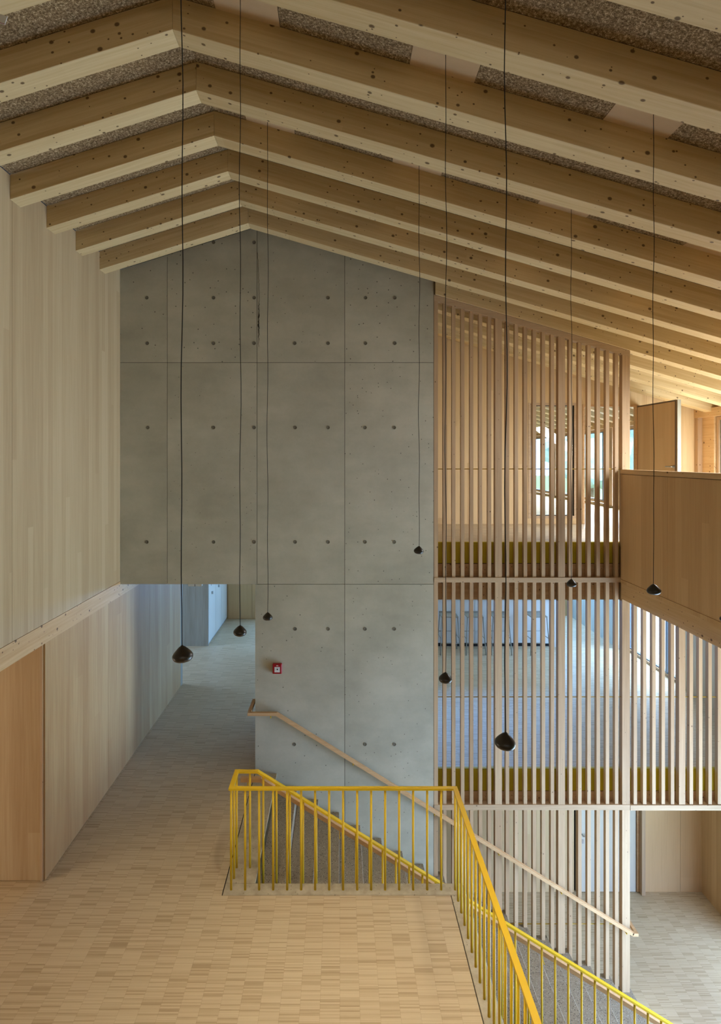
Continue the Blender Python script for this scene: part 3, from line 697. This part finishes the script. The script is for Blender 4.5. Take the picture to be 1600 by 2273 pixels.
# ------------------------------------------------------------------ pendant lamps
prof = [(.0045, .0), (.0055, -.003), (.012, -.006), (.020, -.013), (.029, -.022), (.037, -.031), (.0425, -.040), (.0435, -.047), (.0415, -.055), (.036, -.062), (.028, -.067), (.018, -.0695), (.015, -.0675), (.002, -.0665)]
shade_me = lathe([(a, b) for a, b in prof], 36, 'shade'); shade_me.materials.append(M['black'])
M['lens'] = plain('lamp lens', (1, .9, .75, 1), .4); M['lens'].node_tree.nodes['Principled BSDF'].inputs['Emission Color'].default_value = (1, .85, .6, 1); M['lens'].node_tree.nodes['Principled BSDF'].inputs['Emission Strength'].default_value = 3
lens = lathe([(0, 0), (.014, 0), (.014, .002), (0, .002)], 20, 'lens'); lens.materials.append(M['lens'])
lamps = [ # x, depth, y of the shade centre in the frame, label
 (-.672, 2.38, 1451, 'large near black pendant lamp hanging low before the left timber wall'),
 (.707, 2.38, 1644, 'largest black pendant lamp, hanging lowest, in front of the middle slat screen'),
 (-.654, 3.67, 1400, 'black pendant lamp seen against the corridor floor, left of the fire alarm'),
 (.696, 3.67, 1504, 'black pendant lamp beside the left edge of the middle slat screen'),
 (2.06, 3.67, 1308, 'black pendant lamp hanging in front of the right timber parapet'),
 (-.639, 4.95, 1368, 'small black pendant lamp on the concrete wall above the fire alarm'),
 (.703, 4.95, 1221, 'small black pendant lamp hanging highest, at the right edge of the concrete wall'),
 (2.052, 4.95, 1294, 'small black pendant lamp level with the rail between the two upper slat screens'),
 (3.415, 4.95, 1372, 'black pendant lamp cut off by the right edge of the photo'),
]
random.seed(11)
for i, (x, y, yp, lab) in enumerate(lamps):
    zc = CZ-(yp-1017)*y/F; ztop = under(x)+BH-.005; zs = zc+.036
    r = tag(empty('pendant_lamp', (x, y, zc-.035)), lab, 'lamp', 'black pendant lamps')
    n = 26; ph = random.uniform(0, 6); pts = []
    for k in range(n+1):
        z = zs+(ztop-zs)*k/n; damp = min(1, (ztop-z)*2)*min(1, (z-zs)*3)
        pts.append((.006*damp*math.sin(ph+k*1.1)*.55+.003*math.sin(ph+k*.4)*damp, .003*math.sin(k)*damp, z-(zc-.035)))
    obj('cord', tube(pts, .0023, 6), 'cable', r)
    obj('shade', shade_me, None, r, (0, 0, zs-(zc-.035)), (math.radians(random.uniform(-3, 3)), math.radians(random.uniform(-6, 6)), random.uniform(0, 6)))
    obj('lens', lens, None, r, (0, 0, zs-(zc-.035)-.0695))
    sd = bpy.data.lights.new('lamp_light', 'SPOT'); sd.energy = 68; sd.spot_size = math.radians(105); sd.spot_blend = .7; sd.color = (1, .88, .72); sd.shadow_soft_size = .015
    so = bpy.data.objects.new('lamp_light', sd); COL.objects.link(so); so.parent = r; so.location = (0, 0, zs-(zc-.035)-.074)
    obj('ceiling_rose', lathe([(0, 0), (.012, 0), (.012, .006), (0, .006)], 16), 'black', r, (0, 0, ztop-.004-(zc-.035)))

# ------------------------------------------------------------------ bar counter and stools
bc = tag(empty('bar_counter', (3.5, 13.05, 0)), 'long pale bar counter with black plinth behind the row of stools', 'counter')
obj('body', box_me(*W(bc, -.6, 5.0, 13.05, 13.7, .085, 1.12)), 'white', bc)
for a in (0.3, 1.25, 2.2, 3.15, 4.1): obj('front_panel', box_me(*W(bc, a+.003, a+.945, 13.035, 13.05, .09, 1.12)), 'white', bc)
obj('end_panel', box_me(*W(bc, 5.002, 5.05, 13.02, 13.72, .0, 1.12)), 'white', bc)
obj('plinth', box_me(*W(bc, -.6, 5.0, 13.07, 13.68, .0, .084)), 'plinth', bc)
obj('worktop', bev_box(*W(bc, -.65, 5.08, 12.98, 13.75, 1.12, 1.15)), 'white', bc)
bs = None
def stool():
    r = empty('bar_stool', (0, 0, 0))
    obj('seat', bev_box(-.19, .19, -.17, .17, .825, .850, .006), 'stoolmetal', r)
    obj('seat_edge', multi([(-.19, .19, .155, .17, .85, .885)]), 'stoolmetal', r)
    for sx in (-1, 1):
        for sy in (-1, 1): obj('leg', tube([(sx*.225, sy*.215, 0), (sx*.175, sy*.155, .825)], .012, 8), 'stoolmetal', r)
    for a, b, z in (((-1, -1), (1, -1), .26), ((-1, 1), (1, 1), .42), ((-1, -1), (-1, 1), .36), ((1, -1), (1, 1), .36)):
        f = 1-z/.825; P_ = lambda s: (s[0]*(.175+.05*f), s[1]*(.155+.06*f), z)
        obj('foot_rail', tube([P_(a), P_(b)], .008, 8), 'stoolmetal', r)
    return r
st0 = stool()
slabs = ['leftmost bar stool, next to the screen post by the concrete wall', 'second bar stool from the left at the white counter', 'third bar stool from the left at the white counter', 'rightmost bar stool, near the counter end panel']
for i, (x, rz) in enumerate(((2.47, 0), (3.03, .05), (3.62, -.04), (4.46, .08))):
    s = st0 if i == 0 else copy_tree(st0)
    s.location = (x, 12.68, 0.0005); s.rotation_euler = (0, 0, rz); tag(s, slabs[i], 'stool', 'pale bar stools')

sn = tag(empty('ceiling_sensor', (-2.09, 8.09, 2.74)), 'thin white strip housing just under the concrete lintel of the corridor', 'sensor')
obj('housing', bev_box(-.10, .10, -.03, .03, -.19, 0, .004), 'white', sn)
obj('cover', box_me(-.004, .004, -.031, .031, -.191, -.15), 'plinth', sn)
# ------------------------------------------------------------------ small hanging sign, top left
p = px(6, 40, 3.30)
sg = tag(empty('sign', (-1.99, 3.30, 6.995)), 'small white sign plate under the ceiling, cut off by the top left corner', 'sign')
obj('plate', box_me(-.05, .024, -.004, .0, -.03, .02), 'white', sg, (0, 0, 0), (0, math.radians(18), 0))
obj('stripe', box_me(-.05, .024, -.0045, -.004, -.03, -.027), 'red', sg, (0, 0, 0), (0, math.radians(18), 0))
obj('hanger', box_me(-.05, -.04, 0, .01, -.0, .25), 'black', sg)

# ------------------------------------------------------------------ outside
struct('ground', multi([(6.95, 160, -80, 9.85, -3.9, -3.4), (6.95, 160, 9.85, 160, -3.9, -.6)]), 'ground')
struct('terrace', box_me(6.92, 14, 9.9, 32, -.6, -.1), 'terrace')
def blob(name, loc, r, seed, mat='leaf', parent=None, sq=1.0):
    random.seed(seed); bm = bmesh.new(); bmesh.ops.create_icosphere(bm, subdivisions=4, radius=1)
    ph = [random.uniform(0, 6) for _ in range(6)]
    for v in bm.verts:
        c = v.co; d = 1+.16*math.sin(c.x*4+ph[0])*math.sin(c.y*4+ph[1])+.12*math.sin(c.z*6+ph[2])+.09*math.sin(c.x*13+ph[3])*math.sin(c.z*12+ph[4])+random.uniform(-.035, .035)
        v.co = Vector((c.x*r*d, c.y*r*d, c.z*r*d*sq))
    me = bpy.data.meshes.new(name); bm.to_mesh(me); bm.free(); me.materials.append(M[mat])
    return obj(name, me, None, parent, loc)
tl_ = ['leafy tree outside the upper windows, far left of the group', 'tall leafy tree outside the upper windows beside the glazing', 'rounded leafy tree outside the upper room, right of the others']
for i, (x, y, h, r) in enumerate(((22, 44, 10.5, 4.2), (33, 48, 9.6, 3.6), (27, 60, 12.0, 4.8))):
    tr = tag(empty('tree', (x, y, -.6)), tl_[i], 'tree', 'trees outside')
    obj('trunk', tube([(0, 0, 0), (.1, 0, h*.35), (0, .1, h*.7)], [.28, .2, .1], 10), 'bark', tr)
    blob('crown', (0, 0, h*.62), r, i+5, parent=tr, sq=1.1)
hs = tag(empty('house', (26, 27, -.6)), 'pale yellow house with grey pitched roof outside the doorway', 'house')
obj('walls', prism([(-4, 0), (4, 0), (4, 4.2), (0, 6.6), (-4, 4.2)], -5, 5, 'y'), 'render', hs)
obj('roof', multi([(-.1, .1, -5.3, 5.3, 6.6, 6.8)]), 'rooftile', hs)
for s in (-1, 1):
    obj('roof_slope', prism([(0, 6.62), (s*4.5, 3.92), (s*4.5, 4.12), (0, 6.84)], -5.3, 5.3, 'y'), 'rooftile', hs)
hd = tag(empty('hedge', (12.2, 17.6, -.1)), 'low green shrub on the terrace outside the middle storey window', 'shrub')
blob('foliage', (0, 0, .35), .6, 21, parent=hd, sq=.7)
